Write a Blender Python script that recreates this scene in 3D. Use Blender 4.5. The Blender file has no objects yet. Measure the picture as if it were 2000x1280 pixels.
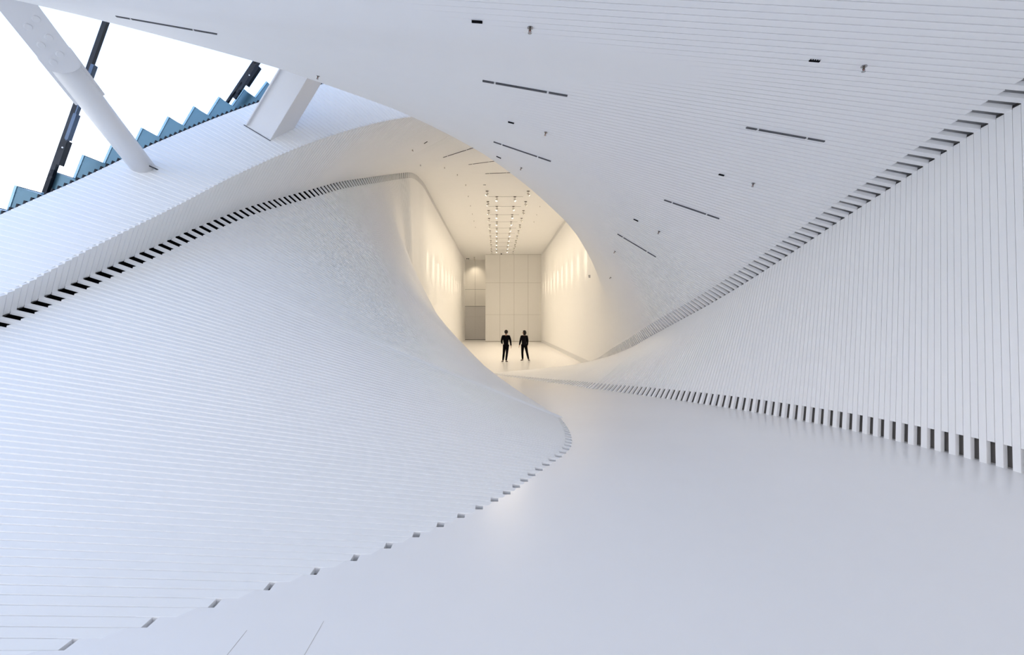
import bpy, bmesh, math, random
from mathutils import Vector, Matrix

D = bpy.data
SC = bpy.context.scene
COL = SC.collection
R = math.radians
EYE = 1.575            # camera height above the near floor, metres

# ------------------------------------------------------------------ camera
cam = D.cameras.new('camera')
cam.sensor_fit = 'HORIZONTAL'
cam.sensor_width = 36.0
cam.lens = 36.0 * 889.0 / 2000.0
cam.shift_x = 30.0 / 2000.0
cam.shift_y = -17.0 / 2000.0
cam.clip_start = 0.05
cam.clip_end = 2000
cam_o = D.objects.new('camera', cam)
COL.objects.link(cam_o)
cam_o.location = (0, 0, EYE)
cam_o.rotation_euler = (R(90), 0, 0)
SC.camera = cam_o

# ------------------------------------------------------------------ world, exposure
w = D.worlds.new('sky')
SC.world = w
w.use_nodes = True
nt = w.node_tree
nt.nodes.clear()
out = nt.nodes.new('ShaderNodeOutputWorld')
bg = nt.nodes.new('ShaderNodeBackground')
tc = nt.nodes.new('ShaderNodeTexCoord')
sp = nt.nodes.new('ShaderNodeSeparateXYZ')
rp = nt.nodes.new('ShaderNodeValToRGB')
nt.links.new(tc.outputs['Generated'], sp.inputs[0])
nt.links.new(sp.outputs['Z'], rp.inputs[0])
nt.links.new(rp.outputs[0], bg.inputs[0])
nt.links.new(bg.outputs[0], out.inputs[0])
SKY = 2.5
bg.inputs[1].default_value = SKY
el = rp.color_ramp.elements
el[0].position = 0.0
el[0].color = (0.34, 0.35, 0.36, 1)
el[1].position = 1.0
el[1].color = (0.10, 0.20, 0.42, 1)
for p, c in ((0.09, (0.36, 0.38, 0.40, 1)), (0.15, (1.85, 1.72, 1.70, 1)), (0.24, (0.82, 0.88, 1.02, 1)), (0.40, (0.40, 0.54, 0.82, 1)), (0.62, (0.30, 0.44, 0.73, 1))):
    e = el.new(p)
    e.color = c
vs = SC.view_settings
vs.view_transform = 'Standard'
vs.look = 'None'
vs.exposure = 0.45
vs.gamma = 1.0
vs.use_curve_mapping = False
SC.render.film_transparent = False
SC.cycles.max_bounces = 14
SC.cycles.diffuse_bounces = 10
SC.cycles.transparent_max_bounces = 12
SC.cycles.use_denoising = True
SC.cycles.use_adaptive_sampling = True
SC.cycles.adaptive_threshold = 0.02
SC.cycles.sample_clamp_indirect = 6.0


# ------------------------------------------------------------------ helpers
def tag(o, label=None, cat=None, group=None, kind=None):
    if label: o['label'] = label
    if cat: o['category'] = cat
    if group: o['group'] = group
    if kind: o['kind'] = kind
    return o


def pinterp(pts):
    xs = [float(p[0]) for p in pts]; ys = [float(p[1]) for p in pts]
    n = len(xs)
    h = [xs[i + 1] - xs[i] for i in range(n - 1)]
    d = [(ys[i + 1] - ys[i]) / h[i] for i in range(n - 1)]
    m = [0.0] * n
    m[0] = d[0]; m[-1] = d[-1]
    for i in range(1, n - 1):
        if d[i - 1] * d[i] > 0:
            m[i] = 3 * (h[i - 1] + h[i]) / ((2 * h[i] + h[i - 1]) / d[i - 1] + (h[i] + 2 * h[i - 1]) / d[i])

    def g(x):
        x = min(max(x, xs[0]), xs[-1])
        i = 0
        while i < n - 2 and x > xs[i + 1]: i += 1
        t = (x - xs[i]) / h[i]
        return (ys[i] * (1 + 2 * t) * (1 - t) ** 2 + h[i] * m[i] * t * (1 - t) ** 2
                + ys[i + 1] * t * t * (3 - 2 * t) + h[i] * m[i + 1] * t * t * (t - 1))
    return g


def mat(name, col, rough=0.5, metal=0.0, emit=None, noise=0.0, coat=0.0, spec=0.5, bump=0.0):
    m = D.materials.new(name)
    m.use_nodes = True
    b = m.node_tree.nodes['Principled BSDF']
    b.inputs['Base Color'].default_value = (*col, 1)
    b.inputs['Roughness'].default_value = rough
    b.inputs['Metallic'].default_value = metal
    b.inputs['Specular IOR Level'].default_value = spec
    if coat:
        b.inputs['Coat Weight'].default_value = coat
        b.inputs['Coat Roughness'].default_value = 0.12
    N = m.node_tree.nodes; L = m.node_tree.links
    if noise or bump:
        t = N.new('ShaderNodeTexCoord'); nz = N.new('ShaderNodeTexNoise')
        nz.inputs['Scale'].default_value = 3.0
        nz.inputs['Detail'].default_value = 5.0
        L.new(t.outputs['Object'], nz.inputs['Vector'])
        if noise:
            mx = N.new('ShaderNodeMixRGB')
            mx.inputs[1].default_value = tuple(c * (1 - noise) for c in col) + (1,)
            mx.inputs[2].default_value = tuple(min(1, c * (1 + noise)) for c in col) + (1,)
            L.new(nz.outputs['Fac'], mx.inputs[0])
            L.new(mx.outputs[0], b.inputs['Base Color'])
        if bump:
            bp = N.new('ShaderNodeBump'); bp.inputs['Strength'].default_value = bump
            bp.inputs['Distance'].default_value = 0.01
            L.new(nz.outputs['Fac'], bp.inputs['Height'])
            L.new(bp.outputs[0], b.inputs['Normal'])
    if emit:
        b.inputs['Emission Color'].default_value = (*emit[0], 1)
        b.inputs['Emission Strength'].default_value = emit[1]
    return m


M = {
    'slat': mat('white_painted_slats', (0.92, 0.92, 0.92), 0.55, noise=0.012, spec=0.35),
    'floor': mat('white_coated_floor', (0.89, 0.885, 0.89), 0.27, noise=0.01, spec=0.26),
    'steel': mat('white_painted_steel', (0.80, 0.80, 0.81), 0.4, noise=0.01),
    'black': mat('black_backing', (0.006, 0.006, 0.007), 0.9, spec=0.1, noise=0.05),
    'grey': mat('grey_backing', (0.22, 0.21, 0.20), 0.8, noise=0.05),
    'lgrey': mat('pale_grey_backing', (0.55, 0.55, 0.56), 0.8, noise=0.02),
    'cavity': mat('timber_cavity', (0.30, 0.28, 0.26), 0.8, noise=0.1),
    'frame': mat('dark_anodised_frame', (0.008, 0.011, 0.018), 0.5, spec=0.2, noise=0.03),
    'rail': mat('blue_grey_rail', (0.06, 0.09, 0.14), 0.3, metal=0.6, noise=0.03),
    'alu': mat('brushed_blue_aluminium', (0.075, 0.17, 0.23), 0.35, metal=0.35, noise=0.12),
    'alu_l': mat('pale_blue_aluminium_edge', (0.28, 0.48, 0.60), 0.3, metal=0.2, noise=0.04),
    'wall': mat('white_wall_boards', (0.82, 0.81, 0.79), 0.6, noise=0.01),
    'door': mat('grey_painted_door', (0.70, 0.69, 0.69), 0.55, noise=0.02),
    'seam': mat('joint_shadow_gap', (0.50, 0.48, 0.45), 0.8, noise=0.02),
    'chrome': mat('nickel', (0.45, 0.45, 0.46), 0.25, metal=0.9, noise=0.02),
    'lampw': mat('pale_lamp_housing', (0.62, 0.60, 0.56), 0.4, noise=0.02),
    'lampd': mat('dark_lamp_bracket', (0.10, 0.08, 0.06), 0.5, noise=0.02),
    'glow': mat('lit_lens', (1, 0.95, 0.85), 0.4, emit=((1.0, 0.88, 0.68), 8.0)),
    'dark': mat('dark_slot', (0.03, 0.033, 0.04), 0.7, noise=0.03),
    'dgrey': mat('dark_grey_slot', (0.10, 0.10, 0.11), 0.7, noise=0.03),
    'cloth': mat('black_cloth', (0.006, 0.006, 0.008), 0.95, noise=0.2, spec=0.05),
    'cloth2': mat('black_wool', (0.009, 0.008, 0.011), 0.95, noise=0.2, spec=0.05),
    'skin': mat('skin', (0.42, 0.24, 0.17), 0.6, noise=0.04),
    'hair_m': mat('short_brown_hair', (0.012, 0.007, 0.005), 0.9, noise=0.2),
    'hair_w': mat('dark_brown_hair', (0.009, 0.006, 0.005), 0.9, noise=0.2),
    'shoe': mat('black_leather', (0.008, 0.008, 0.009), 0.5, noise=0.1),
    'leaf': mat('distant_forest', (0.035, 0.075, 0.09), 0.9, noise=0.5),
    'red': mat('sprinkler_bulb', (0.5, 0.05, 0.03), 0.3, noise=0.02),
}


def glass_mat():
    m = D.materials.new('window_glass')
    m.use_nodes = True
    N = m.node_tree.nodes; L = m.node_tree.links
    N.clear()
    o = N.new('ShaderNodeOutputMaterial'); mx = N.new('ShaderNodeMixShader')
    tr = N.new('ShaderNodeBsdfTransparent'); gl = N.new('ShaderNodeBsdfGlossy')
    tr.inputs[0].default_value = (0.97, 0.99, 1.0, 1)
    gl.inputs['Roughness'].default_value = 0.02
    mx.inputs[0].default_value = 0.05
    L.new(tr.outputs[0], mx.inputs[1]); L.new(gl.outputs[0], mx.inputs[2]); L.new(mx.outputs[0], o.inputs[0])
    return m


M['glass'] = glass_mat()


class MB:
    """collects polygons and links them as ONE mesh object"""
    def __init__(s): s.v = []; s.f = []; s.smooth = []

    def quad(s, a, b, c, d):
        n = len(s.v); s.v += [tuple(a), tuple(b), tuple(c), tuple(d)]; s.f.append((n, n + 1, n + 2, n + 3))

    def hexa(s, p):
        n = len(s.v); s.v += [tuple(q) for q in p]
        s.f += [tuple(n + i for i in q) for q in ((0, 1, 2, 3), (7, 6, 5, 4), (0, 4, 5, 1), (1, 5, 6, 2), (2, 6, 7, 3), (3, 7, 4, 0))]

    def box(s, x0, x1, y0, y1, z0, z1, mtx=None):
        p = [(x0, y0, z0), (x1, y0, z0), (x1, y1, z0), (x0, y1, z0), (x0, y0, z1), (x1, y0, z1), (x1, y1, z1), (x0, y1, z1)]
        if mtx: p = [mtx @ Vector(q) for q in p]
        s.hexa(p)

    def tube(s, a, b, r0, r1=None, n=16, cap=True):
        a = Vector(a); b = Vector(b); r1 = r0 if r1 is None else r1
        d = (b - a).normalized()
        u = d.orthogonal().normalized(); v = d.cross(u)
        k = len(s.v)
        for c, r in ((a, r0), (b, r1)):
            for i in range(n):
                t = 2 * math.pi * i / n
                s.v.append(tuple(c + u * (r * math.cos(t)) + v * (r * math.sin(t))))
        for i in range(n):
            j = (i + 1) % n
            s.f.append((k + i, k + j, k + n + j, k + n + i))
        if cap:
            s.f.append(tuple(k + i for i in reversed(range(n)))); s.f.append(tuple(k + n + i for i in range(n)))

    def build(s, name, m, parent=None, smooth=False, bevel=0.0):
        me = D.meshes.new(name)
        me.from_pydata(s.v, [], s.f)
        bm = bmesh.new(); bm.from_mesh(me)
        if bevel:
            bmesh.ops.remove_doubles(bm, verts=bm.verts, dist=1e-5)
            bmesh.ops.bevel(bm, geom=list(bm.edges), offset=bevel, segments=2, affect='EDGES')
        if not s.smooth: bmesh.ops.recalc_face_normals(bm, faces=bm.faces)
        bm.to_mesh(me); bm.free()
        me.materials.append(m)
        for q in s.smooth: me.polygons[q].use_smooth = True
        if smooth:
            for p in me.polygons: p.use_smooth = True
        o = D.objects.new(name, me)
        COL.objects.link(o)
        if parent: o.parent = parent
        return o


def empty(name, loc=(0, 0, 0), mtx=None):
    o = D.objects.new(name, None)
    o.empty_display_size = 0.2
    COL.objects.link(o)
    if mtx is not None: o.matrix_world = mtx
    else: o.location = loc
    return o


# ------------------------------------------------------------------ the twisting section (heights here are relative to EYE)
PI = pinterp
TRx = PI([(-10, 5.1), (2, 5.15), (4.53, 5.25), (6.13, 5.33), (7.73, 5.295), (9.33, 5.18), (10.93, 5.04), (12.53, 4.89), (14.13, 4.825), (16.05, 4.80), (18.5, 4.72), (22, 4.64), (60, 4.64)])
TRz = PI([(-10, 2.6), (1, 2.55), (2.5, 2.45), (4.53, 2.16), (6.13, 1.78), (7.73, 1.31), (9.33, .79), (10.93, .31), (12.53, -.13), (14.13, -.52), (16.05, -.99), (18.5, -1.55), (21, -2.15), (23, -2.45), (60, -2.45)])
TH = PI(list(zip([-10, 1, 3, 4.2, 5, 5.5, 6, 6.5, 7, 7.5, 8, 8.5, 9, 9.5, 10, 10.5, 11, 11.5, 12, 12.5, 13, 13.5, 14, 14.5, 15, 15.5, 16, 16.5, 17, 17.5, 18, 19, 20.5, 22.5, 60],
                 [0, 0.5, 2.2, 4.6, 8.0, 9.9, 11.6, 13.3, 15.1, 17.2, 19.3, 21.8, 24.3, 26.8, 29.4, 32.1, 34.7, 37.4, 40.3, 43.2, 46.4, 49.4, 52.4, 55.4, 58.2, 61.1, 64.1, 67.3, 70.6, 74.0, 77.0, 82, 87, 90, 90])))
BLx = PI([(-10, -6.9), (2, -6.75), (6, -6.51), (8.05, -6.01), (8.88, -5.8), (10, -5.52), (11.28, -5.16), (12.2, -4.85), (13.2, -4.66), (14.4, -4.45), (15.76, -4.22), (18.2, -3.94), (19.27, -3.68), (20, -3.66), (21.1, -3.64), (22.76, -3.6), (60, -3.6)])
BLz = PI([(-10, -1.6), (1, -1.6), (2, -1.57), (3, -1.35), (4, -.97), (5, -.5), (6, .04), (8.05, 1.295), (8.88, 1.8), (10, 2.43), (11.28, 3.05), (12.2, 3.5), (13.2, 3.95), (14.4, 4.42), (15.76, 4.93), (18.2, 5.82), (19.27, 6.2), (20, 6.4), (21.1, 6.6), (22.76, 6.72), (60, 6.72)])
ZF = PI([(-10, -1.575), (4.6, -1.575), (6.3, -1.62), (8.05, -1.72), (9.5, -1.81), (11.1, -1.92), (13.65, -2.09), (18, -2.35), (20, -2.4), (60, -2.4)])
XF = PI([(-10, -6.6), (1, -5.0), (1.6, -3.6), (2.16, -2.13), (2.48, -1.6), (2.8, -1.16), (3.12, -.77), (3.6, -.29), (4.08, .10), (4.56, .37), (5.01, .62), (5.3, .78), (5.7, .93), (6.2, 1.02), (6.8, 1.07), (7.5, 1.09), (8.0, 1.08)])
PHL = PI([(7.5, 19.7), (8.0, 22.6), (8.5, 25.6), (9, 28.4), (9.5, 31.1), (10, 33.8), (10.5, 36.5), (11, 39.3), (11.5, 42.3), (12, 45.4), (12.5, 48.4), (13, 51.3), (13.5, 54.2), (14, 57), (14.5, 59.6), (15, 62.2), (15.5, 65.1), (16, 68.6), (16.5, 72.4), (17, 76.2), (17.5, 80.2), (18, 83.5), (18.5, 86), (20, 89), (22, 90), (60, 90)])
RR = PI([(-10, .25), (5, .25), (6, .30), (7, .49), (7.5, .58), (8, .67), (8.5, .79), (9, .95), (9.5, 1.10), (10, 1.28), (10.5, 1.50), (11, 1.74), (11.5, 1.97), (12, 2.21), (12.5, 2.45), (13, 2.71), (13.5, 2.98), (14.2, 3.4), (15, 4.05), (15.8, 4.75)])
LL = PI([(-10, 1.65), (13.2, 1.65), (14, 1.3), (15, .5), (15.6, 0.05), (16, 0.0)])
GG = PI([(-10, .42), (13.5, .42), (15.6, 0.02), (16, 0)])
XB = PI([(-10, 5.25), (3, 5.33), (4.69, 5.35), (6.29, 5.22), (8.05, 4.91), (9.49, 4.48), (11.09, 3.90), (12.37, 3.38), (13.65, 2.81)])
PHR = PI([(13.65, 50.5), (15, 59), (16, 66), (17, 71.5), (18, 76.5), (19, 81), (20.5, 86), (22, 88)])


def V2(x, z): return (x, z)


def dirs(Y):
    t = R(TH(Y)); return (-math.cos(t), math.sin(t)), (math.sin(t), math.cos(t))     # along the ceiling to the left, perpendicular upwards


def P_TR(Y): return (TRx(Y), TRz(Y))
def P_BL(Y): return (BLx(Y), BLz(Y))


def P_F(Y):          # where the rising left surface meets the floor
    if Y < 7.9: return (XF(Y), ZF(Y))
    b = P_BL(Y); p = R(PHL(Y)); dz = b[1] - ZF(Y)
    return (b[0] + dz / math.tan(p), ZF(Y))


def depth_t(Y):      # perpendicular distance from the left corner up to the ceiling plane
    a, n = dirs(Y); b = P_BL(Y); t = P_TR(Y)
    return (t[0] - b[0]) * n[0] + (t[1] - b[1]) * n[1]


def along(Y):
    a, n = dirs(Y); b = P_BL(Y); t = P_TR(Y)
    return (b[0] - t[0]) * a[0] + (b[1] - t[1]) * a[1]


def P_C(Y):          # crease: top of the riser
    a, n = dirs(Y); b = P_BL(Y)
    r = min(RR(Y), depth_t(Y) - 0.02) if Y < 15.6 else depth_t(Y)
    return (b[0] + n[0] * r, b[1] + n[1] * r)


def P_S(Y):          # outer edge of the ledge
    a, n = dirs(Y); c = P_C(Y); l = LL(Y)
    return (c[0] + a[0] * l, c[1] + a[1] * l)


def P_TL(Y):
    a, n = dirs(Y); t = P_TR(Y); k = along(Y) + LL(Y) + GG(Y)
    return (t[0] + a[0] * k, t[1] + a[1] * k)


def P_B(Y):          # foot of the right wall
    if Y <= 13.65: return (XB(Y), ZF(Y))
    t = P_TR(Y); dz = t[1] - ZF(Y)
    return (t[0] - dz * math.tan(R(PHR(Y))), ZF(Y))


def shift(p, q, d):  # move p towards q by d
    l = math.hypot(q[0] - p[0], q[1] - p[1]) or 1
    return (p[0] + (q[0] - p[0]) * d / l, p[1] + (q[1] - p[1]) * d / l)


SW = 0.08            # slat width
GAP = 0.006
YN = -12.0            # near end
YE = 52.0            # far end


def slats(mb, A, B, side, y0, y1, sa=0.0, sb=0.0, thick=0.045, exA=0.0, exB=0.0, tw=0.5, seg=10):
    """straight planks side by side, each a little rotated against the one before"""
    i = int(round(y0 / SW)); e = int(round(y1 / SW))
    while i < e:
        odd = i % 2
        la, lb = (sa, sb((i + .5) * SW) if callable(sb) else sb) if odd else (-exA, -exB)
        ya = i * SW + GAP * 0.5; yb = (i + 1) * SW - GAP * 0.5
        ring = []
        for y, Y in ((ya, (i + .5 - .5 * tw) * SW), (yb, (i + .5 + .5 * tw) * SW)):
            a = A(Y); b = B(Y)
            a2 = shift(a, b, la); b2 = shift(b, a, lb)
            l = math.hypot(b[0] - a[0], b[1] - a[1]) or 1
            nx, nz = -(b[1] - a[1]) / l * side * thick, (b[0] - a[0]) / l * side * thick
            ring.append((a2, b2, nx, nz, y))
        k = len(mb.v)
        for (a2, b2, nx, nz, y) in ring:
            for q in range(seg + 1):
                t = q / seg
                mb.v.append((a2[0] + (b2[0] - a2[0]) * t, y, a2[1] + (b2[1] - a2[1]) * t + EYE))
        n = seg + 1
        for q in range(seg):
            mb.f.append((k + q, k + q + 1, k + n + q + 1, k + n + q)); mb.smooth.append(len(mb.f) - 1)
        k = len(mb.v)
        for (a2, b2, nx, nz, y) in ring:
            mb.v += [(a2[0], y, a2[1] + EYE), (b2[0], y, b2[1] + EYE), (b2[0] + nx, y, b2[1] + nz + EYE), (a2[0] + nx, y, a2[1] + nz + EYE)]
        mb.f += [tuple(k + z for z in q) for q in ((0, 1, 2, 3), (7, 6, 5, 4), (1, 5, 6, 2), (2, 6, 7, 3), (3, 7, 4, 0))]
        i += 1


def sheet(mb, A, B, side, y0, y1, off, thick=0.02, step=0.16, ea=0.0, eb=0.0):
    """continuous backing behind a run of planks"""
    n = max(1, int(round((y1 - y0) / step)))
    rows = []
    for k in range(n + 1):
        Y = y0 + (y1 - y0) * k / n
        a = A(Y); b = B(Y)
        l = math.hypot(b[0] - a[0], b[1] - a[1]) or 1
        nx, nz = -(b[1] - a[1]) / l * side, (b[0] - a[0]) / l * side
        a2 = shift(a, b, -ea); b2 = shift(b, a, -eb)
        rows.append([(q[0] + nx * o, Y, q[1] + nz * o + EYE) for q, o in ((a2, off), (b2, off), (b2, off + thick), (a2, off + thick))])
    base = len(mb.v)
    for r in rows: mb.v += r
    for k in range(n):
        o = base + 4 * k
        for j in range(4):
            j2 = (j + 1) % 4
            mb.f.append((o + j, o + j2, o + 4 + j2, o + 4 + j))
    mb.f.append((base, base + 1, base + 2, base + 3))
    o = base + 4 * n
    mb.f.append((o + 3, o + 2, o + 1, o))


# ---- left surface: floor of the near part turning into the left wall of the tall gallery
SL = 0.24            # open slot length beside the left corner
WL = MB()
def P_F0(Y):         # the same line, cut square to the axis within each plank
    yc = (math.floor(Y / SW) + .5) * SW
    b_, f_ = P_BL(Y), P_F(Y); x = P_F(yc)[0]
    return (x, f_[1] + (f_[0] - x) * (b_[1] - f_[1]) / (f_[0] - b_[0]))


HOLE = PI([(1.6, .028), (2.3, .032), (3.6, .058), (4.7, .080), (6, .09), (8, .09)])
slats(WL, P_BL, P_F0, -1, 1.68, 7.92, sa=SL, sb=HOLE, exB=0.08, tw=0.5, thick=0.036)
slats(WL, P_BL, P_F, -1, 7.92, YE, sa=SL, exB=0.03, tw=0.5, thick=0.036)
wl = WL.build('wall_left', M['slat']); tag(wl, kind='structure')
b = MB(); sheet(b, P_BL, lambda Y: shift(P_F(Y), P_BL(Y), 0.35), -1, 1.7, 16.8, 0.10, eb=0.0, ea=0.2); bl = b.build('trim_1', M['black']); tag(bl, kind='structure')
b = MB(); sheet(b, P_BL, lambda Y: shift(P_F(Y), P_BL(Y), 0.05), -1, 16.8, YE, 0.10, ea=0.2); tag(b.build('trim_2', M['cavity']), kind='structure')

# ---- riser on the left: low step near the window, ceiling of the tall gallery
RI = MB(); slats(RI, P_BL, P_C, 1, YN, 15.6, exA=-0.0)
slats(RI, P_BL, P_TL, 1, 15.6, YE)
tag(RI.build('ceiling_gallery', M['slat']), kind='structure')
b = MB(); sheet(b, P_BL, P_C, 1, YN, 15.6, 0.10, ea=0.2, eb=-0.08); sheet(b, P_BL, P_TL, 1, 15.6, YE, 0.10, ea=0.2, eb=0.2); tag(b.build('trim_3', M['lgrey']), kind='structure')

# ---- window ledge
LE = MB(); slats(LE, P_C, P_S, 1, YN, 15.44, thick=0.075, exA=-0.047, sa=0.047, tw=0.8)
tag(LE.build('trim_4', M['slat']), kind='structure')
b = MB(); sheet(b, P_C, P_S, 1, YN, 15.4, 0.085, thick=0.02, ea=-0.05); tag(b.build('trim_5', M['lgrey']), kind='structure')

# ---- near ceiling turning into the right wall of the gallery
CE = MB(); slats(CE, P_TR, P_TL, -1, YN, 15.6, sa=0.33, sb=0.0)
slats(CE, P_TR, P_TL, -1, 15.6, YE, sa=0.33, sb=0.25, thick=0.05)
tag(CE.build('ceiling', M['slat']), kind='structure')
b = MB(); sheet(b, P_TR, P_TL, -1, YN, 15.6, 0.10, ea=0.2); sheet(b, P_TR, P_TL, -1, 15.6, YE, 0.10, ea=0.2, eb=0.2)
tag(b.build('trim_6', M['lgrey']), kind='structure')

# ---- right wall running under the gallery floor
WR = MB(); slats(WR, P_TR, P_B, 1, YN, 20.0, sb=0.25, exB=0.04)
tag(WR.build('wall_right', M['slat']), kind='structure')
b = MB(); sheet(b, P_TR, P_B, 1, YN, 20.0, 0.10, ea=0.2, eb=0.04); tag(b.build('trim_7', M['grey']), kind='structure')

# ---- floor
FL = MB()
i = int(YN / SW)
while i < int(YE / SW):
    Y = i * SW + SW * 0.5
    z0 = ZF(i * SW) + EYE; z1 = ZF((i + 1) * SW) + EYE
    xr = (P_B(Y)[0] + 0.16) if Y < 18.6 else TRx(Y) + 0.02
    ya, yb = i * SW, (i + 1) * SW
    xl = xl2 = -6.85 if Y < 1.68 else P_F(Y)[0] + ((0.0 if i % 2 else -.25) if Y < 7.92 else -0.02)
    # top, bottom and (stepped) left edge
    FL.hexa([(xl, ya, z0), (xr, ya, z0), (xr, yb, z1), (xl2, yb, z1), (xl, ya, z0 - .04), (xr, ya, z0 - .04), (xr, yb, z1 - .04), (xl2, yb, z1 - .04)])
    i += 1
fl = FL.build('floor', M['floor'])
bm = bmesh.new(); bm.from_mesh(fl.data)
bmesh.ops.remove_doubles(bm, verts=bm.verts, dist=1e-5)
# drop the faces between neighbouring strips
seen = {}
for f_ in bm.faces: seen.setdefault(tuple(sorted(v.index for v in f_.verts)), []).append(f_)
bmesh.ops.delete(bm, geom=[g for l in seen.values() if len(l) > 1 for g in l], context='FACES_ONLY')
bm.to_mesh(fl.data); bm.free()
tag(fl, kind='structure')
# plaster bed below the floor, closes the slots
b = MB()
b.box(-7.0, 5.9, YN, 8.0, -0.30, -0.16); b.box(-5.4, 5.6, 8.0, YE, -2.3, -2.2)
tag(b.build('trim_8', M['grey']), kind='structure')
# joints in the floor coating
b = MB()
for x, y0, y1 in ((-0.90, 0.2, 2.37), (-1.262, 0.2, 2.30)):
    b.box(x - .0012, x + .0012, y0, y1, -0.002, 0.0008)
b.box(0.3, 3.9, 21.3, 21.312, -2.4 + EYE - .002, -2.4 + EYE + .0015)
tag(b.build('trim_9', M['seam']), kind='structure')

# ---- end walls of the tall gallery
zf = -2.4 + EYE; zc = 6.72 + EYE
b = MB(); b.box(-1.17, 4.64, 47.4, 47.6, zf, zc + .02); b.box(-1.17, -1.0, 47.6, YE, zf, zc + .02)
tag(b.build('wall_back', M['wall']), kind='structure')
b = MB(); b.box(-3.75, -1.17, YE - .05, YE + .15, zf + 3.85, zc + .02); b.box(-3.75, -3.64, YE - .09, YE - .05, zf, zc)
tag(b.build('wall_recess', M['wall']), kind='structure')
dr = MB(); dr.box(-3.62, -1.19, YE - .03, YE + .1, zf + .05, zf + 3.83)
door = dr.build('door_1', M['door']); tag(door, kind='structure')
b = MB()
for z in (zf + 2.62,): b.box(-3.60, -1.2, YE - .036, YE - .03, z, z + .015)
b.box(-2.46, -2.445, YE - .036, YE - .03, zf + .1, zf + 3.8)
b.build('panel_joint', M['seam'], door)
b = MB()
for px in (976.5, 1004, 1031.5): x = (px - 970) * 47.4 / 889; b.box(x - .012, x + .012, 47.392, 47.4, zf, zc)
for py in (552.5, 615): z = (623 - py) * 47.4 / 889 + EYE; b.box(-1.17, 4.6, 47.392, 47.4, z - .01, z + .01)
b.box(-1.17, 4.64, 47.385, 47.4, zc - .03, zc); b.box(-1.17, 4.64, 47.38, 47.4, zf, zf + .08)
tag(b.build('trim_10', M['seam']), kind='structure')
b = MB(); b.box(-3.64, -1.17, YE - .058, YE - .05, zf + 5.75, zf + 5.77); b.box(-2.46, -2.445, YE - .058, YE - .05, zf + 3.9, zc)
b.box(-3.64, -1.17, YE - .06, YE - .045, zf + 3.83, zf + 3.86); b.box(-3.64, -1.17, YE - .07, YE - .03, zf, zf + .05)
b.box(-1.185, -1.172, YE - .07, YE - .05, zf, zc)
tag(b.build('trim_11', M['dgrey']), kind='structure')

# ---- window: glass, bottom frame
def P_G0(Y):
    a, n = dirs(Y); s = P_S(Y); g = GG(Y) - .05
    return (s[0] + a[0] * g - n[0] * .05, s[1] + a[1] * g - n[1] * .05)


win = empty('window_1', (-7.3, 6.0, EYE)); tag(win, kind='structure')
b = MB()
k = 0
Ys = [YN + 0.25 * q for q in range(int((15.0 - YN) / .25) + 1)]
rows = [((P_G0(Y)[0], Y, P_G0(Y)[1] + EYE), (P_TL(Y)[0], Y, P_TL(Y)[1] + EYE)) for Y in Ys]
for r in rows: b.v += list(r)
for k in range(len(rows) - 1): b.f.append((2 * k, 2 * k + 1, 2 * k + 3, 2 * k + 2))
g = b.build('glass_pane', M['glass'], None, smooth=True)
g.parent = win; g.matrix_parent_inverse = Matrix.Translation(win.location).inverted()
b = MB()
def P_S0(Y): return shift(P_S(Y), P_C(Y), -0.012)
def P_S1(Y):
    a, n = dirs(Y); s = P_S(Y); return (s[0] + a[0] * .045, s[1] + a[1] * .045)
slats(b, P_S0, P_S1, 1, YN, 15.0, thick=0.12, seg=1, tw=0.0)
s_ = b.build('bottom_frame', M['frame'], None)
s_.parent = win; s_.matrix_parent_inverse = Matrix.Translation(win.location).inverted()
b = MB()
def P_T0(Y):
    a, n = dirs(Y); t = P_TL(Y); return (t[0] - a[0] * .02, t[1] - a[1] * .02)
def P_T1(Y):
    a, n = dirs(Y); t = P_TL(Y); return (t[0] + a[0] * .10, t[1] + a[1] * .10)
sheet(b, P_T0, P_T1, -1, YN, 15.0, -0.02, thick=0.06)
s_ = b.build('top_frame', M['frame'], None)
s_.parent = win; s_.matrix_parent_inverse = Matrix.Translation(win.location).inverted()


def frame_at(p, Y):
    """local frame: x along the section towards the right, z perpendicular up, y along the building"""
    t = R(TH(Y))
    m = Matrix(((math.cos(t), 0, math.sin(t), p[0]), (0, 1, 0, Y), (-math.sin(t), 0, math.cos(t), p[1] + EYE), (0, 0, 0, 1)))
    return m


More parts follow.
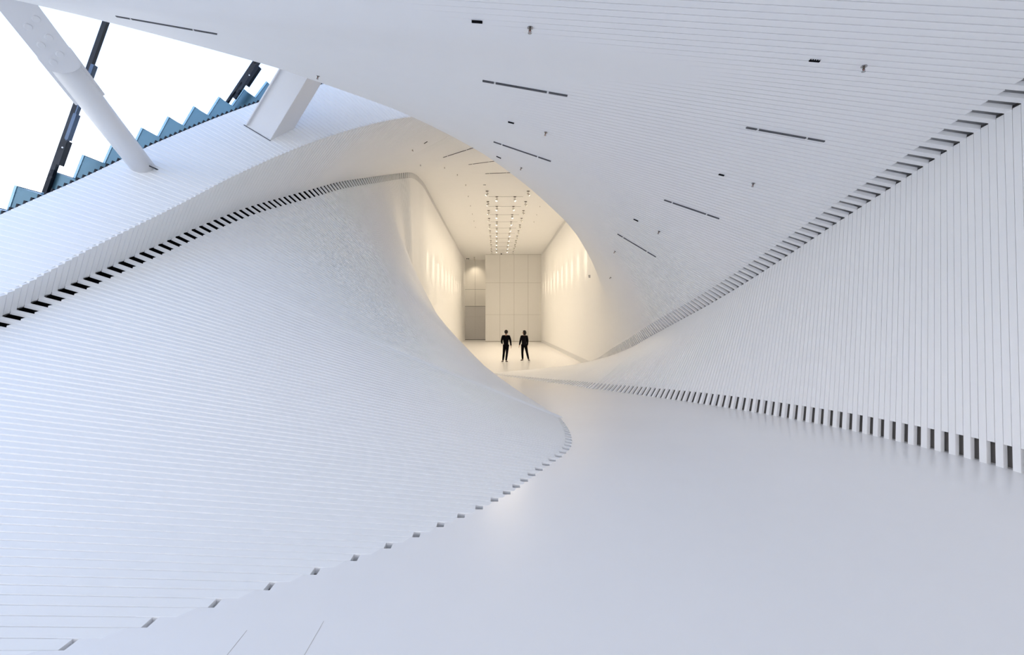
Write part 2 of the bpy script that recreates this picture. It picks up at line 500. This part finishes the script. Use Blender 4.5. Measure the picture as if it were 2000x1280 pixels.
# ---- window posts
def post(Y, wd, label, twin):
    a, n = dirs(Y); s = P_S(Y)
    base = (s[0] + a[0] * .50 - n[0] * .45, s[1] + a[1] * .50 - n[1] * .45)
    top = P_TL(Y); h = (top[0] - base[0]) * n[0] + (top[1] - base[1]) * n[1] + .1
    e = empty('window_post', mtx=frame_at(base, Y)); tag(e, label, 'window post')
    b = MB()
    if twin:
        b.box(-wd * .5, -wd * .12, -.03, .03, 0, h); b.box(wd * .18, wd * .62, -.03, .03, .3, h)
    else:
        b.box(-wd * .5, wd * .5, -.03, .03, 0, h)
    b.build('post', M['frame'], e)
    if twin:
        b = MB(); b.box(-wd * .55, wd * .85, -.04, .04, h - .40, h - .05); b.build('head_bracket', M['frame'], e)
        b = MB(); b.box(-wd * .3, wd * 1.25, -.05, .05, .72, 1.25); br = b.build('bracket', M['frame'], e)
        b = MB(); b.tube((wd * .6, -.062, .95), (wd * .6, -.049, .95), .016, n=10); b.build('bolt', M['steel'], br)
        b = MB(); b.tube((wd * .6, 0, 1.72), (wd * .6 + .55, 0.1, 1.60), .014, n=8); b.build('stay_rod', M['frame'], e)
    else:
        for z0, z1 in ((1.02, 1.5), (2.02, 2.42)):
            b = MB(); b.box(wd * .4, wd * 1.15, -.04, .04, z0, z1); b.build('bracket', M['rail'], e)
        b = MB(); b.box(wd * .35, wd * 1.3, -.05, .05, .55, 1.0); br = b.build('bracket', M['frame'], e)
        b = MB(); b.tube((wd * .9, -.062, .86), (wd * .9, -.049, .86), .014, n=10); b.build('bolt', M['steel'], br)
        b = MB(); b.box(wd * .55, wd * .85, -.03, .03, 1.0, 2.3); b.build('rail', M['rail'], e)
    return e


post(8.035, .080, 'tall dark window post behind the white round strut', False)
post(10.80, .13, 'dark twin-bar window post left of the white box column', True)

# ---- facade panels outside, stepping like a saw
ordn = ['first', 'second', 'third', 'fourth', 'fifth', 'sixth', 'seventh', 'eighth', 'ninth', 'tenth', 'eleventh', 'twelfth']
for j in range(-1, 11):
    Y = 7.65 + .42 * j
    a, n = dirs(Y); s = P_S(Y)
    ap = (s[0] + a[0] * .6 - n[0] * .07, s[1] + a[1] * .6 - n[1] * .07)
    e = empty('facade_panel', mtx=frame_at(ap, Y))
    place = {-1: 'at the left edge of the window, lowest of the row', 10: 'farthest of row, behind box column'}.get(j, ordn[j + 1] + ' from the left in the row')
    tag(e, 'sawtooth blue panel outside window, ' + place, 'facade panel', 'sawtooth facade panels outside the window')
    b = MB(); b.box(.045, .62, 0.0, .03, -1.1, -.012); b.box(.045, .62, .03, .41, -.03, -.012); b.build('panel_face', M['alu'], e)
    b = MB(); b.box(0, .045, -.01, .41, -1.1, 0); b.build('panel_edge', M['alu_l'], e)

# ---- white round strut
def strut():
    p1 = Vector((-6.71, 8.75, 2.80 + EYE)); p0 = Vector((-6.62, 6.15, 4.42 + EYE))
    e = empty('steel_strut', tuple(p1)); tag(e, 'thick round white steel strut slanting across the window corner', 'strut')
    d = (p0 - p1); L = d.length; d.normalize()
    cam_dir = (Vector((0, 0, EYE)) - (p0 + p1) / 2).normalized()
    side = d.cross(cam_dir).normalized(); nrm = side.cross(d).normalized()
    m = Matrix((( side.x, nrm.x, d.x, 0), (side.y, nrm.y, d.y, 0), (side.z, nrm.z, d.z, 0), (0, 0, 0, 1)))
    r = .192
    b = MB(); b.tube((0, 0, -.25), (0, 0, L - .85), r, n=40); t = b.build('tube', M['steel'], e, smooth=False)
    for p in t.data.polygons: p.use_smooth = len(p.vertices) == 4
    t.matrix_local = m
    # half sleeves left and right of the tube, and the flat knife plate with its bolts
    b = MB(); b.box(-r - .035, r + .035, -.035, .035, L - 1.55, L - .80)
    q = b.build('sleeve_plate', M['steel'], e, bevel=.008); q.matrix_local = m
    b = MB()
    n = 20; zc_ = L - .95
    W_ = r + .02
    pts = [(-W_, L + .25), (W_, L + .25)] + [(W_ * math.cos(t_), zc_ + .06 - .13 * math.sin(t_) - .03 * math.cos(t_)) for t_ in [math.pi * i / n for i in range(n + 1)]]
    k = len(b.v)
    for y in (.12, .20): b.v += [(x, y, z) for x, z in pts]
    N_ = len(pts)
    b.f.append(tuple(k + i for i in range(N_))); b.f.append(tuple(k + N_ + i for i in reversed(range(N_))))
    for i in range(N_): b.f.append((k + i, k + (i + 1) % N_, k + N_ + (i + 1) % N_, k + N_ + i))
    kp = b.build('knife_plate', M['steel'], e); kp.matrix_local = m
    for ix, iz in ((-.09, .12), (.05, .19), (-.075, .36), (.07, .42), (-.06, .60), (.085, .66)):
        b = MB(); b.tube((ix, .20, zc_ + iz), (ix, .22, zc_ + iz), .048, .040, n=20)
        bo = b.build('bolt', M['steel'], kp)
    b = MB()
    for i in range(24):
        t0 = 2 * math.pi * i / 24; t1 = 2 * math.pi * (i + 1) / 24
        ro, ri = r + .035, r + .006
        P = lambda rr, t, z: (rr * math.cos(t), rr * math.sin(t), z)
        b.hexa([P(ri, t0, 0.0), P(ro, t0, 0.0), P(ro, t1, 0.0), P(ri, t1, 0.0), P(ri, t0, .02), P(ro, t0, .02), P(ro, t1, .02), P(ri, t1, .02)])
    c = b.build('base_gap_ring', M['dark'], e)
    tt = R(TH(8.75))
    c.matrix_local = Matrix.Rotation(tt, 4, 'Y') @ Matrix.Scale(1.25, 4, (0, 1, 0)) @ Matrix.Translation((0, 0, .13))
    return e


strut()

# ---- white box column standing on the ledge
def column():
    Y = 10.3
    th = R(31)
    p = Vector((-5.415, Y, 0))
    # its foot sits on the ledge plank under it
    a, n = dirs(Y); c = P_C(Y); tt = (c[0] - p.x) / -a[0]
    z = c[1] + a[1] * tt
    m = Matrix(((math.cos(th), 0, math.sin(th), p.x), (0, 1, 0, Y), (-math.sin(th), 0, math.cos(th), z + EYE), (0, 0, 0, 1)))
    e = empty('box_column', mtx=m); tag(e, 'broad white steel box column leaning on the window ledge', 'column')
    h = 2.35
    b = MB(); b.box(-.30, .30, .05, .50, -.15, h); b.build('web', M['steel'], e)
    b = MB(); b.box(.30, .335, 0, .55, -.15, h); b.build('flange', M['steel'], e, bevel=.004)
    b = MB(); b.box(-.335, -.30, 0, .55, -.15, h); b.build('flange', M['steel'], e, bevel=.004)
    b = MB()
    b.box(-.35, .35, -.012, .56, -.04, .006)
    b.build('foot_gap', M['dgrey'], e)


column()

# ---- ceiling fittings, set into the planks
def ceil_point(Y, X):
    t = R(TH(Y)); return (X, TRz(Y) + (TRx(Y) - X) * math.tan(t))


def gal_point(Y, X):
    t = R(max(TH(Y), .5)); return (X, BLz(Y) + (X - BLx(Y)) / math.tan(t))


def ceil_frame(Y, X): return frame_at(ceil_point(Y, X), Y)


def gal_frame(Y, X):
    p = gal_point(Y, X); t = R(TH(Y) - 90)
    return Matrix(((math.cos(t), 0, math.sin(t), p[0]), (0, 1, 0, Y), (-math.sin(t), 0, math.cos(t), p[1] + EYE), (0, 0, 0, 1)))


def slotlight(mtx, x0, x1, cosf, label, group):
    """recessed line of light slots: three pieces in one row"""
    e = empty('slot_diffuser', mtx=mtx); tag(e, label, 'slot diffuser', group)
    L = (x1 - x0) / cosf
    for f0, f1 in ((0, .14), (.155, .76), (.775, 1.0)):
        b = MB(); b.box(f0 * L, f1 * L - .008, -.011, .011, -.016, .012)
        b.build('slot', M['dgrey'], e)
    for f0 in (.1475, .7675):
        b = MB(); b.box(f0 * L - .006, f0 * L + .006, -.012, .012, -.018, .01)
        b.build('clip', M['steel'], e)


rowname = {5.54: 'nearest row', 7.90: 'second row', 10.27: 'third row'}
for Y, x0, x1, wh in ((5.54, -4.63, -3.40, 'at the window side'), (5.54, -.17, .87, 'in the middle'), (5.54, 3.04, 4.0, 'beside the right wall'),
                      (7.90, -.05, .95, 'left one of two'), (7.90, 2.91, 3.87, 'right one of two'), (10.27, 2.73, 3.60, 'lowest on the curve')):
    slotlight(ceil_frame(Y, x0), x0, x1, math.cos(R(TH(Y))), 'thin dark ceiling slot diffuser in the %s, %s' % (rowname[Y], wh), 'slot diffusers in the near ceiling')
for Y, x0, x1, wh in ((17.25, -2.03, -.87, 'nearest of the three in the cream ceiling'), (19.1, -1.18, -.06, 'middle of the three in the cream ceiling'), (20.95, -.52, .75, 'farthest of the three in the cream ceiling')):
    slotlight(gal_frame(Y, x0), x0, x1, math.sin(R(TH(Y))), 'thin dark slot diffuser, ' + wh, 'slot diffusers in the gallery ceiling')


def vent(mtx, w_, label, teeth=False):
    e = empty('ceiling_vent', mtx=mtx); tag(e, label, 'vent', 'short dark vents in the ceiling')
    b = MB(); b.box(0, w_, -.009, .009, -.016, .012); b.build('opening', M['black'], e)
    for x in (-.006, w_):
        b = MB(); b.box(x, x + .006, -.014, .014, -.006, .012); b.build('rim', M['steel'], e)
    if teeth:
        for q in range(4):
            x = w_ * (q + .6) / 4.4
            b = MB(); b.box(x, x + .008, -.013, .004, -.007, 0); b.build('grille_bar', M['steel'], e)


for Y, X, w_, lab, tt in ((4.03, -.22, .095, 'short black vent slit at the top, left of the nearest sprinkler', 0), (4.22, 2.90, .095, 'short notched black vent slit near the right sprinkler', 1),
                          (6.70, .17, .09, 'short dark vent slit between the first two long slots', 0), (6.70, 3.27, .08, 'short dark vent slit above the right long slot', 0),
                          (9.14, 0.0, .10, 'small vent slit just below the second middle slot', 0), (9.1, 2.74, .10, 'small vent slit below the second right slot', 0)):
    vent(ceil_frame(Y, X), w_, lab, tt)
vent(gal_frame(15.15, -2.42), .13, 'short vent slit high in the cream ceiling near the crease')
vent(gal_frame(22.8, -.67), .13, 'short vent slit just before the first spotlights')


def sprinkler_proto(mtx, label, group):
    e = empty('sprinkler', mtx=mtx); tag(e, label, 'sprinkler', group)
    b = MB()
    b.tube((0, 0, .004), (0, 0, -.006), .026, n=20)
    b.build('escutcheon', M['chrome'], e)
    b = MB(); b.tube((0, 0, -.004), (0, 0, -.03), .011, .008, n=12); b.tube((-.012, 0, -.028), (-.004, 0, -.05), .0025, n=6); b.tube((.012, 0, -.028), (.004, 0, -.05), .0025, n=6)
    b.build('body', M['lampd'], e)
    b = MB(); b.tube((0, 0, -.050), (0, 0, -.053), .017, n=16); b.build('deflector', M['chrome'], e)
    b = MB(); b.tube((0, 0, -.03), (0, 0, -.048), .003, n=8); b.build('glass_bulb', M['red'], e)
    return e


def copy_tree(o, mtx, label=None):
    c = o.copy(); COL.objects.link(c); c.matrix_world = mtx
    if label: c['label'] = label
    def rec(src, dst):
        for ch in src.children:
            k = ch.copy(); COL.objects.link(k); k.parent = dst
            rec(ch, k)
    rec(o, c)
    return c


spr = [(4.07, .30, 'near sprinkler at the top of the ceiling, right of the black vent slit'), (4.25, 3.43, 'near sprinkler on the right, beside the notched vent slit'),
       (6.75, .73, 'sprinkler between the middle slot of the nearest row and the next'), (6.72, 3.79, 'sprinkler below the right slot of the nearest row'),
       (6.81, -2.67, 'sprinkler at the ceiling edge above the white box column'), (9.13, 3.26, 'sprinkler below the right slot of the second row'),
       (9.16, .50, 'sprinkler close to the curved ceiling edge, by the second middle slot'), (11.41, 2.97, 'sprinkler on the curve left of the lowest long slot'), (13.83, 3.47, 'lowest sprinkler on the grey curve, near the wall sensor')]
proto = None
bpy.context.view_layer.update()
for Y, X, lab in spr:
    if proto is None: proto = sprinkler_proto(ceil_frame(Y, X), lab, 'ceiling sprinklers')
    else: copy_tree(proto, ceil_frame(Y, X), lab)
gs = [(15.11, -2.80, 'cream ceiling sprinkler nearest the window crease'), (17.29, -2.90, 'cream ceiling sprinkler above the corner bend'), (19.01, -2.18, 'cream ceiling sprinkler left of the middle long slot'),
      (20.95, -1.81, 'cream ceiling sprinkler left of the farthest long slot')]
for k in range(6):
    gs.append((22.8 + 2.1 * k, -1.55, 'tiny sprinkler left of the spotlights, %s from the front in its line' % ordn[k]))
for k in range(4):
    gs.append((25.0 + 2.15 * k, 2.58, 'tiny sprinkler right of the spotlights, %s from the front in its line' % ordn[k]))
for Y, X, lab in gs: copy_tree(proto, gal_frame(Y, X), lab)

# ---- spotlights
LC = (1.0, 0.83, 0.60)
def lamp(power, angle, blend=0.6, size=.05):
    l = D.lights.new('spot', 'SPOT'); l.energy = power; l.color = LC; l.spot_size = R(angle); l.spot_blend = blend; l.shadow_soft_size = size
    return l


LAMP_OUT = lamp(400, 14, .7, .03); LAMP_IN = lamp(116, 145, 1.0); LAMP_LOW = lamp(75, 110, 1.0)


def spotlight(x, y, aim, light, label, group):
    z = 6.72 + EYE
    e = empty('spotlight', (x, y, z)); tag(e, label, 'spotlight', group)
    b = MB(); b.box(-.07, .07, -.03, .03, -.035, -.002); b.build('mount', M['lampd'], e)
    b = MB(); b.tube((0, 0, -.03), (0, 0, -.13), .010, n=8); b.build('stem', M['chrome'], e)
    d = Vector(aim).normalized(); c = Vector((0, 0, -.17))
    b = MB(); b.tube(c - d * .07, c + d * .085, .052, n=20); b.tube(c + d * .085, c + d * .10, .052, .058, n=20, cap=False)
    h = b.build('lamp_head', M['lampw'], e)
    b = MB(); b.tube(c + d * .0855, c + d * .0875, .044, n=20); b.build('lens', M['glow'], h)
    lo = D.objects.new('lamp_light', light); COL.objects.link(lo); lo.parent = e
    lo.location = c + d * .13; lo.rotation_euler = d.to_track_quat('-Z', 'Y').to_euler()
    return e


rows_ = [(-.50, 23.9, 11, (-.64, -.03, -.76), LAMP_OUT, 'left outer line'), (1.66, 23.9, 11, (.64, -.03, -.76), LAMP_OUT, 'right outer line'),
         (0.01, 25.0, 10, (-.25, -.3, -.9), LAMP_IN, 'left inner line'), (1.0, 25.0, 10, (.25, -.3, -.9), LAMP_IN, 'right inner line')]
bpy.context.view_layer.update()
for x, y0, n_, aim, li, nm in rows_:
    pr = None
    for k in range(n_):
        lab = 'ceiling spotlight in the %s, %s from the front' % (nm, ordn[k] if k < len(ordn) else 'last')
        y = y0 + 2.15 * k
        if pr is None: pr = spotlight(x, y, aim, li, lab, 'spotlights of the ' + nm)
        else: copy_tree(pr, Matrix.Translation((x, y, 6.72 + EYE)), lab)
z = 6.72 + EYE
for x, y, lab in ((-2.42, 49.6, 'nearer lit spotlight in front of the grey recess'), (-2.45, 51.0, 'farther lit spotlight in front of the grey recess')):
    spotlight(x, y, (.02, .22, -.9), LAMP_LOW, lab, 'spotlights by the recess')
# thin track lines between the inner spotlights
for k in range(10):
    y = 25.0 + 2.15 * k
    b = MB(); b.box(-.45, 1.45, y + .045, y + .06, z - .006, z + .004)
    tag(b.build('lighting_track', M['dgrey']), 'thin dark ceiling track, %s from the front between the inner spotlights' % ordn[k], 'lighting track', 'ceiling tracks between the spotlights')
# dome camera
e = empty('dome_camera', (.48, 46.6, z)); tag(e, 'small dark dome camera at the top of the back wall', 'camera')
b = MB(); b.tube((0, 0, 0), (0, 0, -.05), .09, n=20); b.build('base', M['lampw'], e)
b = MB()
for k in range(5):
    a0, a1 = k * R(18), (k + 1) * R(18)
    b.tube((0, 0, -.05 - .09 * math.sin(a0)), (0, 0, -.05 - .09 * math.sin(a1)), max(.08 * math.cos(a0), .001), max(.08 * math.cos(a1), .001), n=18, cap=False)
b.build('dome', M['dark'], e, smooth=True)
# two small sensors by the recess
for x, lab in ((-3.30, 'left one of two tiny dark detectors by the recess ceiling'), (-3.12, 'right one of two tiny dark detectors by the recess ceiling')):
    e = empty('smoke_detector', (x, 50.6, z)); tag(e, lab, 'detector', 'detectors before the recess')
    b = MB(); b.tube((0, 0, 0), (0, 0, -.09), .07, .05, n=16); b.build('housing', M['dark'], e)
    b = MB(); b.tube((0, 0, -.09), (0, 0, -.11), .03, n=12); b.build('cap', M['lampw'], e)
# wall sensor on the right wall of the gallery
e = empty('wall_sensor', (4.62, 22.6, (623 - 540) * 22.6 / 889 + EYE)); tag(e, 'small grey sensor box on the right gallery wall', 'sensor')
b = MB(); b.box(-.05, .03, -.05, .05, -.07, .07); b.build('case', M['lgrey'], e)
b = MB(); b.box(-.056, -.05, -.035, .035, .0, .05); b.build('lens', M['dark'], e)

# ---- distant wooded hill seen low through the window
random.seed(4)
bm = bmesh.new()
nx_, ny_ = 60, 10
grid = []
for i in range(nx_):
    col_ = []
    for j in range(ny_):
        x = -220 + 180 * i / (nx_ - 1); y = 70 + 60 * j / (ny_ - 1)
        hgt = 17.5 * math.exp(-((j - 4) / 4.0) ** 2) * (0.55 + 0.45 * min(1, (-40 - x) / 60)) + random.uniform(-1.2, 1.2)
        col_.append(bm.verts.new((x, y, hgt + (0 if j else -6))))
    grid.append(col_)
for i in range(nx_ - 1):
    for j in range(ny_ - 1): bm.faces.new((grid[i][j], grid[i + 1][j], grid[i + 1][j + 1], grid[i][j + 1]))
me = D.meshes.new('wooded_hill'); bm.to_mesh(me); bm.free(); me.materials.append(M['leaf'])
o = D.objects.new('wooded_hill', me); COL.objects.link(o)
sm = o.modifiers.new('s', 'SUBSURF'); sm.levels = sm.render_levels = 1
tag(o, 'dark wooded hill seen low at the left edge through the window', 'hill', kind='stuff')


# ------------------------------------------------------------------ people
def skinned(name, pts, edges, m, parent, root=0, sub=2):
    me = D.meshes.new(name)
    me.from_pydata([p[:3] for p in pts], edges, [])
    o = D.objects.new(name, me); COL.objects.link(o)
    sk = o.modifiers.new('skin', 'SKIN'); sk.use_smooth_shade = True
    for i, p in enumerate(pts):
        d = me.skin_vertices[0].data[i]
        r = p[3]; d.radius = r if isinstance(r, tuple) else (r, r)
        d.use_root = (i == root)
    ss = o.modifiers.new('sub', 'SUBSURF'); ss.levels = ss.render_levels = sub
    me.materials.append(m)
    if parent: o.parent = parent
    return o


def ico(name, c, s, m, parent, seg=3, fn=None):
    bm = bmesh.new(); bmesh.ops.create_icosphere(bm, subdivisions=seg, radius=1)
    for v in bm.verts:
        p = v.co.copy()
        if fn: p = fn(p)
        v.co = Vector((c[0] + p.x * s[0], c[1] + p.y * s[1], c[2] + p.z * s[2]))
    me = D.meshes.new(name); bm.to_mesh(me); bm.free(); me.materials.append(m)
    for p in me.polygons: p.use_smooth = True
    o = D.objects.new(name, me); COL.objects.link(o); o.parent = parent
    return o


def person(loc, H, J, face, label, hair, woman, top_m):
    """J: joint table in body space (x right of the picture, y away, z up), face: direction the head looks to"""
    e = empty('person', loc); tag(e, label, 'person')
    # body: one continuous skinned surface from feet to head, five fingers on each hand
    pts = []; edges = []
    idx = {}
    def add(n, p, r, par=None):
        idx[n] = len(pts); pts.append((p[0], p[1], p[2], r))
        if par is not None: edges.append((idx[par], idx[n]))
    add('pelvis', J['pelvis'], (.105, .085))
    add('waist', J['waist'], (.100, .075), 'pelvis')
    add('chest', J['chest'], (.120, .085), 'waist')
    add('neck0', J['neck0'], (.055, .052), 'chest')
    add('neck', J['neck'], .052, 'neck0')
    hx, hy, hz = J['head']; fx, fy = face
    add('jaw', (hx + fx * .018, hy + fy * .018, hz - .075), (.062, .066), 'neck')
    add('head', (hx, hy, hz), (.077, .090), 'jaw')
    add('crown', (hx - fx * .01, hy - fy * .01, hz + .075), (.062, .072), 'head')
    for s in ('l', 'r'):
        add(s + 'sh', J[s + 'sh'], .046, 'chest')
        add(s + 'el', J[s + 'el'], .042, s + 'sh')
        add(s + 'wr', J[s + 'wr'], .028, s + 'el')
        w_ = Vector(J[s + 'wr']); d = Vector(J[s + 'ha']) - w_; d.normalize()
        out_ = Vector((0, -1, 0)); sd = d.cross(out_).normalized(); 
        pc = w_ + d * .055
        add(s + 'palm', tuple(pc), (.036, .018), s + 'wr')
        for q, (off, ln) in enumerate(((-.030, .068), (-.011, .080), (.010, .074), (.029, .060))):
            k0 = pc + d * .035 + out_ * 0 + Vector((0, off, 0))
            k1 = k0 + d * (ln * .55) + sd * .004; k2 = k0 + d * ln + sd * (-.014 if s == 'l' else .014)
            add(s + 'f%da' % q, tuple(k0), .0095, s + 'palm'); add(s + 'f%db' % q, tuple(k1), .0088, s + 'f%da' % q); add(s + 'f%dc' % q, tuple(k2), .0078, s + 'f%db' % q)
        t0 = w_ + d * .035 + Vector((0, .030, 0)); t1 = t0 + d * .035 + Vector((0, .022, 0))
        add(s + 't0', tuple(t0), .011, s + 'palm'); add(s + 't1', tuple(t1), .0095, s + 't0')
        add(s + 'hip', J[s + 'hip'], .078, 'pelvis')
        add(s + 'kn', J[s + 'kn'], .056, s + 'hip')
        c_ = (Vector(J[s + 'kn']) * .62 + Vector(J[s + 'an']) * .38)
        add(s + 'cf', tuple(c_), .054, s + 'kn')
        add(s + 'an', J[s + 'an'], .036, s + 'cf')
        t = Vector(J[s + 'toe']); a_ = Vector(J[s + 'an'])
        add(s + 'ball', tuple(a_.lerp(t, .65) + Vector((0, 0, -.012))), (.040, .022), s + 'an')
        add(s + 'toe', tuple(t), (.034, .018), s + 'ball')
    body = skinned('body', pts, edges, M['skin'], e)
    # face
    F = Vector((fx, fy, 0)); S = Vector((-fy, fx, 0)); Hc = Vector((hx, hy, hz))
    fm = MB()
    nb = Hc + F * .088
    fm.tube(nb + Vector((0, 0, .018)), nb + F * .022 + Vector((0, 0, -.022)), .008, .015, n=10)
    fm.build('nose', M['skin'], e, smooth=True)
    for s in (-1, 1):
        ico('eye', tuple(Hc + F * .078 + S * (.032 * s) + Vector((0, 0, .012))), (.012, .012, .009), M['lampd'], e, 2)
        ico('ear', tuple(Hc + S * (.082 * s) + Vector((0, 0, -.005))), (.014, .020, .030), M['skin'], e, 2)
    fm = MB(); mc = Hc + F * .080 + Vector((0, 0, -.052)); fm.tube(mc - S * .022, mc + S * .022, .006, n=8); fm.build('mouth', M['red'], e)
    # hair
    if woman:
        def hf(p):
            q = p.copy()
            if q.z < 0: q.z *= 1.35; q.x *= 1.05; q.y *= 1.05
            fr = q.x * fx + q.y * fy
            if fr > .25 and q.z < .35: q.x -= fx * (fr - .25) * .95; q.y -= fy * (fr - .25) * .95
            return q
        ico('hair', (hx - fx * .018, hy - fy * .018, hz + .012), (.112, .112, .128), hair, e, 3, hf)
    else:
        def hf(p):
            q = p.copy(); fr = q.x * fx + q.y * fy
            if q.z < -.85: q.z = -.85
            if fr > -.1 and q.z < -.3: q.z = -.3
            if fr > .3 and q.z < .45: q.x -= fx * (fr - .3); q.y -= fy * (fr - .3)
            return q
        ico('hair', (hx - fx * .014, hy - fy * .014, hz + .012), (.102, .114, .118), hair, e, 3, hf)
    # clothes follow the body
    def sub(names, es, add_r, name, m, extra=None, root=0, lv=2):
        P_ = []; ix = {}
        for k, nme in enumerate(names):
            q = pts[idx[nme]]; r = q[3]; r = r if isinstance(r, tuple) else (r, r)
            ar = add_r(nme); P_.append((q[0], q[1], q[2], (r[0] + ar, r[1] + ar))); ix[nme] = k
        E_ = [(ix[a], ix[b]) for a, b in es]
        if extra:
            for nme, p, r, par in extra:
                ix[nme] = len(P_); P_.append((*p, r)); E_.append((ix[par], ix[nme]))
        return skinned(name, P_, E_, m, e, root, lv)
    hem = Vector(J['pelvis'])
    tops = ['chest', 'waist', 'pelvis', 'neck0', 'lsh', 'lel', 'lwr', 'rsh', 'rel', 'rwr']
    te = [('chest', 'waist'), ('waist', 'pelvis'), ('chest', 'neck0'), ('chest', 'lsh'), ('lsh', 'lel'), ('lel', 'lwr'), ('chest', 'rsh'), ('rsh', 'rel'), ('rel', 'rwr')]
    hemr = (.150, .115) if not woman else (.140, .108)
    sub(tops, te, lambda n_: {'neck0': .014, 'lwr': .014, 'rwr': .014, 'pelvis': .050, 'waist': .045, 'chest': .040, 'lsh': .034, 'rsh': .034}.get(n_, .018), 'jacket', top_m,
        [('hem', (hem.x, hem.y, hem.z - (.17 if not woman else .12)), hemr, 'pelvis')])
    le = [('pelvis', 'lhip'), ('lhip', 'lkn'), ('lkn', 'lcf'), ('lcf', 'lan'), ('pelvis', 'rhip'), ('rhip', 'rkn'), ('rkn', 'rcf'), ('rcf', 'ran')]
    sub(['pelvis', 'lhip', 'lkn', 'lcf', 'lan', 'rhip', 'rkn', 'rcf', 'ran'], le, lambda n_: .030 if n_[1:] == 'hip' or n_ == 'pelvis' else .014, 'trousers', M['cloth'])
    for s in ('l', 'r'):
        a_ = Vector(J[s + 'an']); t = Vector(J[s + 'toe'])
        heel = a_ - (t - a_).normalized() * .03; heel.z = .045
        P_ = [(heel.x, heel.y, .045, (.042, .040)), (a_.x, a_.y, .085, (.045, .045)), (*a_.lerp(t, .6)[:2], .045, (.050, .036)), (t.x, t.y, .035, (.038, .028))]
        skinned('shoe', P_, [(0, 1), (1, 2), (2, 3)], M['shoe'], e, 1, 2)
    return e


zg = -2.4 + EYE
ZT = lambda z_: z_
# man: seen from behind, left forearm folded forward, right arm hanging
man = dict(pelvis=(.0, 0, .95), waist=(-.01, 0, 1.12), chest=(-.02, .01, 1.36), neck0=(-.005, .01, 1.49), neck=(0.0, .02, 1.54), head=(.005, .035, 1.665),
           lsh=(-.19, .01, 1.43), lel=(-.245, .03, 1.16), lwr=(-.215, .20, 1.02), lha=(-.15, .26, .98),
           rsh=(.17, .01, 1.43), rel=(.245, -.02, 1.15), rwr=(.272, .02, .91), rha=(.275, .03, .80),
           lhip=(-.085, 0, .90), lkn=(-.125, .02, .50), lan=(-.17, .04, .09), ltoe=(-.235, .18, .03),
           rhip=(.075, 0, .90), rkn=(.045, .02, .49), ran=(.0, -.02, .09), rtoe=(.085, .12, .03))
person((.52, 25.1, zg), 1.78, man, (0.0, 1.0), 'short-haired person on the left, back turned, in black shirt and trousers, one forearm bent', M['hair_m'], False, M['cloth'])
wom = dict(pelvis=(.0, 0, .93), waist=(-.0, 0, 1.10), chest=(.005, .01, 1.33), neck0=(.01, .01, 1.45), neck=(.01, .015, 1.50), head=(.0, .02, 1.615),
           lsh=(-.155, .01, 1.395), lel=(-.215, -.02, 1.12), lwr=(-.265, .03, .90), lha=(-.285, .05, .80),
           rsh=(.165, .01, 1.395), rel=(.195, -.02, 1.12), rwr=(.185, .05, .88), rha=(.18, .07, .78),
           lhip=(-.080, 0, .88), lkn=(-.100, .02, .48), lan=(-.085, 0.0, .09), ltoe=(-.190, .08, .03),
           rhip=(.085, 0, .88), rkn=(.165, .02, .48), ran=(.255, .03, .09), rtoe=(.310, .15, .03))
person((1.56, 25.85, zg), 1.74, wom, (-0.93, .37), 'person on the right with dark bob, black jacket and leggings, looking left, legs apart', M['hair_w'], True, M['cloth2'])
